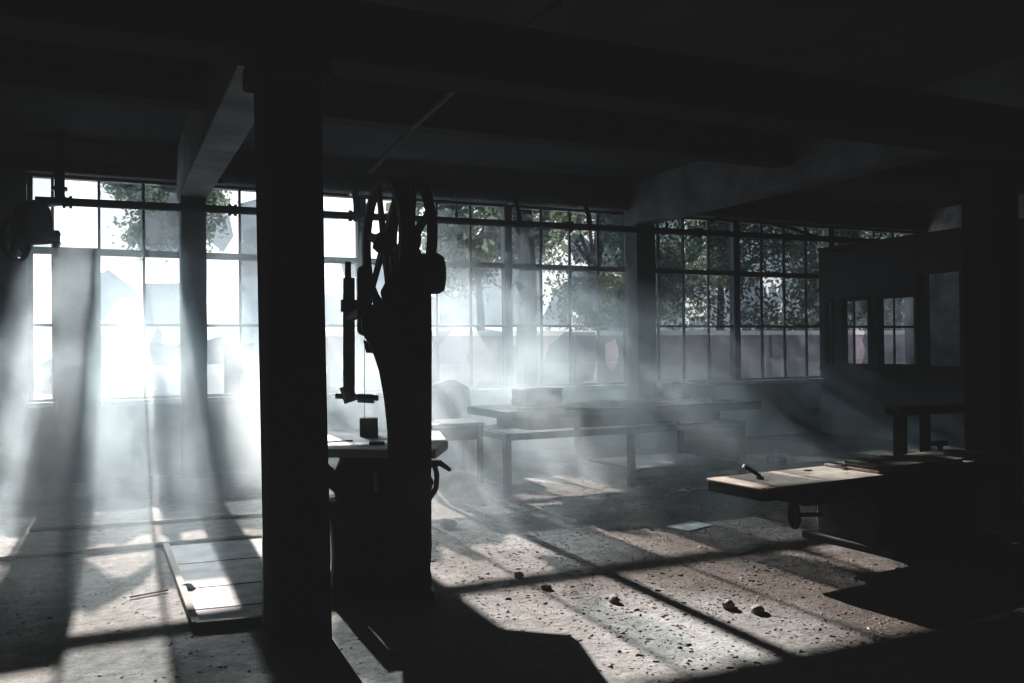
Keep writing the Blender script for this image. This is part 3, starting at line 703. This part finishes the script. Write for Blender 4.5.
# crumbs nobody could count
def scatter(name, m, n, xr, yr, smin, smax, label, seed, dens=None, flat=.5):
    r = random.Random(seed); mb = MB(); k = 0
    while k < n:
        x, y = r.uniform(*xr), r.uniform(*yr)
        if dens and r.random() > dens(x, y): continue
        s = r.uniform(smin, smax) * (1 if r.random() > .08 else 1.8); a = r.uniform(0, 6.3); h = s * r.uniform(.25, flat)
        e = V((math.cos(a), math.sin(a), 0)) * s; f = V((-math.sin(a), math.cos(a), 0)) * s * r.uniform(.35, .9)
        c = V((x, y, 0)); tz = V((0, 0, h))
        vs = [c - e, c + f, c + e * .9, c - f * .8, c - e * .5 + f * .3 + tz, c + e * .4 + tz * .8, c - f * .3 + tz * r.uniform(.6, 1)]
        mb.add(vs, [(0, 3, 2, 1), (0, 1, 4), (1, 5, 4), (1, 2, 5), (2, 3, 5), (3, 6, 5), (3, 0, 6), (0, 4, 6), (4, 5, 6)])
        k += 1
    tag(mb.build(name, m), label, 'debris', kind='stuff')
def d1(x, y):
    return min(1, max(.06, (x - 1.0) / 2.0)) * (1 if y < 9 else .4)
scatter('rubble_chips', M['chips'], 14000, (-.9, 8.5), (2.6, 9.5), .004, .014, 'fine pale rubble chips strewn over the floor', 5, d1)
scatter('brown_litter', M['litter'], 5500, (1.8, 8), (2.6, 8.0), .004, .016, 'brown splinters and dead leaves littering the floor before the planer', 8, lambda x, y: 1 if x > 2.5 else .4, .35)
scatter('dust_crumbs', M['stone'], 1500, (-2, 2.4), (3, 9), .004, .014, 'tiny dark crumbs on the sunlit floor at the left', 15)

# ------------------------------------------------------------------ outside
gr = MB().box((-60, YW + .35, -.25), (90, 120, -.05)); struct('ground', gr, M['yard'])
t = thing('boundary_wall', (16, 22, -.05), 'pinkish rendered yard wall with pale coping outside the right windows', 'wall')
MB().box((4.5, 22, -.05), (46, 22.25, 1.92)).build('wall_face', M['fence'], t)
MB().box((4.5, 21.9, 1.92), (46, 22.4, 2.06)).build('coping', M['fencecap'], t)
rl = MB().box((4.5, 21.9, 1.1), (46, 22, 1.15)); rl.build('rail', M['building'], t)
pr = MB()
for i in range(17): pr.box((5 + i * 2.4, 21.88, -.05), (5.25 + i * 2.4, 22, 1.92))
pr.build('pier', M['fence'], t)
t = thing('utility_cabinet', (2.05, 16, -.05), 'grey utility cabinet outside the left windows', 'cabinet')
MB().box((1.86, 15.8, -.05), (2.3, 16.2, 1.64)).build('body', M['iron'], t, bevel=.01)
MB().box((1.84, 15.75, 1.64), (2.32, 16.25, 1.7)).build('lid', M['ironlit'], t, bevel=.01)
MB().box((1.9, 15.78, .1), (2.26, 15.8, 1.5)).build('door', M['ironlit'], t, bevel=.005)

def tree(x, y, h, r, crown0, n, label, m, seed, leaf=.16, squash=1.0, off=0.0):
    rr_ = random.Random(seed)
    t = thing('tree', (x, y, -.05), label, 'tree', None)
    fol = MB(); fol.flat = True
    cl = []
    for i in range(26):
        a = rr_.uniform(0, 6.283); q = rr_.random() ** .5; zz = rr_.random()
        rad = r * (1 - abs(zz - .45) * 1.1) * q
        cl.append(V((x + off + rad * math.cos(a), y + rad * math.sin(a) * squash, crown0 + (h - crown0) * zz)))
    for i in range(n):
        c = rr_.choice(cl); s_ = r * .30
        p = c + V((rr_.gauss(0, s_ * .6), rr_.gauss(0, s_ * .6), rr_.gauss(0, s_ * .55)))
        e = V((rr_.uniform(-1, 1), rr_.uniform(-1, 1), rr_.uniform(-1, 1))).normalized() * leaf * rr_.uniform(.6, 1.2)
        f = e.cross(V((rr_.uniform(-1, 1), rr_.uniform(-1, 1), rr_.uniform(-1, 1)))).normalized() * e.length * .55
        fol.add([p - e, p + f, p + e, p - f], [(0, 1, 2, 3)])
    fol.build('foliage', m, t)
    MB().tube([(x, y, -.05), (x + .1, y, crown0 * .6), (x - .05, y, crown0 + .5), (x + .1, y, h * .85)], [r * .07, r * .055, r * .045, .02], 10).build('trunk', M['bark'], t)
    for c in cl[:9]:
        z0 = min(c.z - .3, crown0 + (h - crown0) * .3)
        z0 = max(z0, crown0 * .7)
        MB().tube([(x, y, z0), V((x, y, z0)).lerp(c, .5) + V((0, 0, .25)), c], [r * .03, r * .02, .012], 6).build('branch', M['bark'], t)
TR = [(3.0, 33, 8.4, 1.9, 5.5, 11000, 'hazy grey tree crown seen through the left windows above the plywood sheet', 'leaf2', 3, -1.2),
      (13.4, 32, 8.8, 2.8, 4.6, 11000, 'leafy tree outside just right of the bandsaw wheels', 'leaf', 4),
      (18.2, 31, 9.5, 3.4, 2.6, 15000, 'dark leafy tree outside behind the middle windows', 'leaf', 5),
      (23.8, 30, 9.5, 3.8, 1.8, 17000, 'dense tree outside just right of the middle window column', 'leaf', 6),
      (30.5, 31, 9.5, 3.9, 1.8, 17000, 'dense tree outside behind the right windows', 'leaf', 7),
      (35.5, 31, 10.5, 3.8, 1.8, 13000, 'broad tree outside seen above the partition', 'leaf', 8),
      (41.5, 32, 10.5, 3.6, 2.0, 15200, 'rightmost tree outside seen through the partition windows', 'leaf', 9),
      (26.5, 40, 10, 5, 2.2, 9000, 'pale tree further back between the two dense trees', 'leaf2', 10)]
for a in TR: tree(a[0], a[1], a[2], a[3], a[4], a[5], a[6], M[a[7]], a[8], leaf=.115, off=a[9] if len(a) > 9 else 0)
tree(9.4, 19.5, 9.6, 4.2, 5.7, 8500, 'tall tree close outside, its thin trunk behind the middle windows', M['leaf'], 12, leaf=.2)  # added to block sun over the right floor; crown mostly above view

# ------------------------------------------------------------------ haze
def haze():
    x0, x1, y0, y1, z1 = -4.15, 11.55, 4.1, 11.85, 3.6
    mb = MB().box((x0, y0, .001), (x1, y1, z1))
    m = bpy.data.materials.new('drifting dust haze'); m.use_nodes = True; nt = m.node_tree; nt.nodes.clear()
    N = nt.nodes.new; L = nt.links.new
    out = N('ShaderNodeOutputMaterial'); vs = N('ShaderNodeVolumeScatter'); vs.inputs['Color'].default_value = (.76, .90, .97, 1)
    vs.inputs['Anisotropy'].default_value = .38
    geo = N('ShaderNodeNewGeometry'); sp = N('ShaderNodeSeparateXYZ'); L(geo.outputs['Position'], sp.inputs[0])
    n = N('ShaderNodeTexNoise'); n.inputs['Scale'].default_value = 1.15; n.inputs['Detail'].default_value = 5; n.inputs['Roughness'].default_value = .62
    n.inputs['Distortion'].default_value = .6
    L(geo.outputs['Position'], n.inputs['Vector'])
    def mrange(src, a, b, c, d, smooth=True):
        r = N('ShaderNodeMapRange'); r.interpolation_type = 'SMOOTHSTEP' if smooth else 'LINEAR'
        r.inputs['From Min'].default_value = a; r.inputs['From Max'].default_value = b; r.inputs['To Min'].default_value = c; r.inputs['To Max'].default_value = d
        L(src, r.inputs['Value']); return r.outputs[0]
    def mul(a, b):
        r = N('ShaderNodeMath'); r.operation = 'MULTIPLY'
        L(a, r.inputs[0])
        if isinstance(b, float): r.inputs[1].default_value = b
        else: L(b, r.inputs[1])
        return r.outputs[0]
    nz = mrange(n.outputs['Fac'], .41, .62, .06, 1.1)
    zf = mrange(sp.outputs['Z'], .6, 3.3, 1.0, .06)
    yf = mrange(sp.outputs['Y'], 4.9, 8.6, .0, 1.0); yg = mrange(sp.outputs['Y'], 4.75, 5.3, .0, .2)
    ya = N('ShaderNodeMath'); ya.operation = 'MAXIMUM'; L(yf, ya.inputs[0]); L(yg, ya.inputs[1]); yf = ya.outputs[0]
    xf = mrange(sp.outputs['X'], 3.0, 7.4, 1.0, .34)
    xl = mrange(sp.outputs['X'], -1.6, -.2, .12, 1.0)
    d = mul(mul(mul(mul(mul(nz, zf), yf), xf), xl), HAZE)
    # a puff hanging in front of the saw
    mp = N('ShaderNodeMapping'); mp.inputs['Location'].default_value = (-1.72 / .55, -4.72 / .5, -.95 / .6); mp.inputs['Scale'].default_value = (1 / .55, 1 / .5, 1 / .6)
    L(geo.outputs['Position'], mp.inputs['Vector']); ln = N('ShaderNodeVectorMath'); ln.operation = 'LENGTH'; L(mp.outputs[0], ln.inputs[0])
    pf = mul(mul(mrange(ln.outputs['Value'], .2, 1.0, 1.0, 0.0), nz), .5)
    ad = N('ShaderNodeMath'); ad.operation = 'ADD'; L(d, ad.inputs[0]); L(pf, ad.inputs[1]); d = ad.outputs[0]
    L(d, vs.inputs['Density']); L(vs.outputs[0], out.inputs['Volume'])
    o = mb.build('dust_haze', m)
    tag(o, 'drifting dust haze filling the room below the windows', 'haze', kind='stuff')
HAZE = .29
haze()

# ------------------------------------------------------------------ light
el, az = math.radians(22.6), math.radians(1.1)
sun_dir = V((math.sin(az) * math.cos(el), math.cos(az) * math.cos(el), math.sin(el)))     # towards the sun
sd_ = bpy.data.lights.new('sun', 'SUN'); so = bpy.data.objects.new('sun', sd_); C.objects.link(so)
sd_.energy = 22; sd_.angle = math.radians(.55); sd_.color = (1, .985, .96)
so.rotation_euler = sun_dir.to_track_quat('Z', 'Y').to_euler(); so.location = (0, 40, 20)
w = bpy.data.worlds.new('world'); scn.world = w; w.use_nodes = True; nt = w.node_tree; nt.nodes.clear()
N = nt.nodes.new; L = nt.links.new
out = N('ShaderNodeOutputWorld'); bg = N('ShaderNodeBackground'); tc = N('ShaderNodeTexCoord')
nrm = N('ShaderNodeVectorMath'); nrm.operation = 'NORMALIZE'; L(tc.outputs['Generated'], nrm.inputs[0])
dot = N('ShaderNodeVectorMath'); dot.operation = 'DOT_PRODUCT'; dot.inputs[1].default_value = sun_dir; L(nrm.outputs[0], dot.inputs[0])
mr = N('ShaderNodeMapRange'); mr.inputs['From Min'].default_value = .74; mr.inputs['From Max'].default_value = .96; mr.inputs['To Min'].default_value = .92; mr.inputs['To Max'].default_value = 1.7
mr.interpolation_type = 'SMOOTHSTEP'; L(dot.outputs['Value'], mr.inputs['Value'])
bg.inputs['Color'].default_value = (.90, .93, 1.0, 1); L(mr.outputs[0], bg.inputs['Strength']); L(bg.outputs[0], out.inputs['Surface'])

# ------------------------------------------------------------------ look
vs_ = scn.view_settings; vs_.view_transform = 'Standard'; vs_.look = 'None'; vs_.exposure = 0.0
vs_.use_curve_mapping = True
cm = vs_.curve_mapping; c = cm.curves[3]
c.points[0].location = (0, .0085); c.points[-1].location = (1, 1)
for p in ((.012, .0125), (.03, .025), (.10, .092)): c.points.new(*p)
cm.update()
cy = scn.cycles
cy.use_denoising = True
try: cy.denoiser = 'OPENIMAGEDENOISE'
except Exception: pass
cy.max_bounces = 7; cy.diffuse_bounces = 3; cy.volume_bounces = 1; cy.transparent_max_bounces = 10; cy.transmission_bounces = 3; cy.glossy_bounces = 2
cy.volume_step_rate = 1.0; cy.volume_max_steps = 96
cy.sample_clamp_indirect = 4
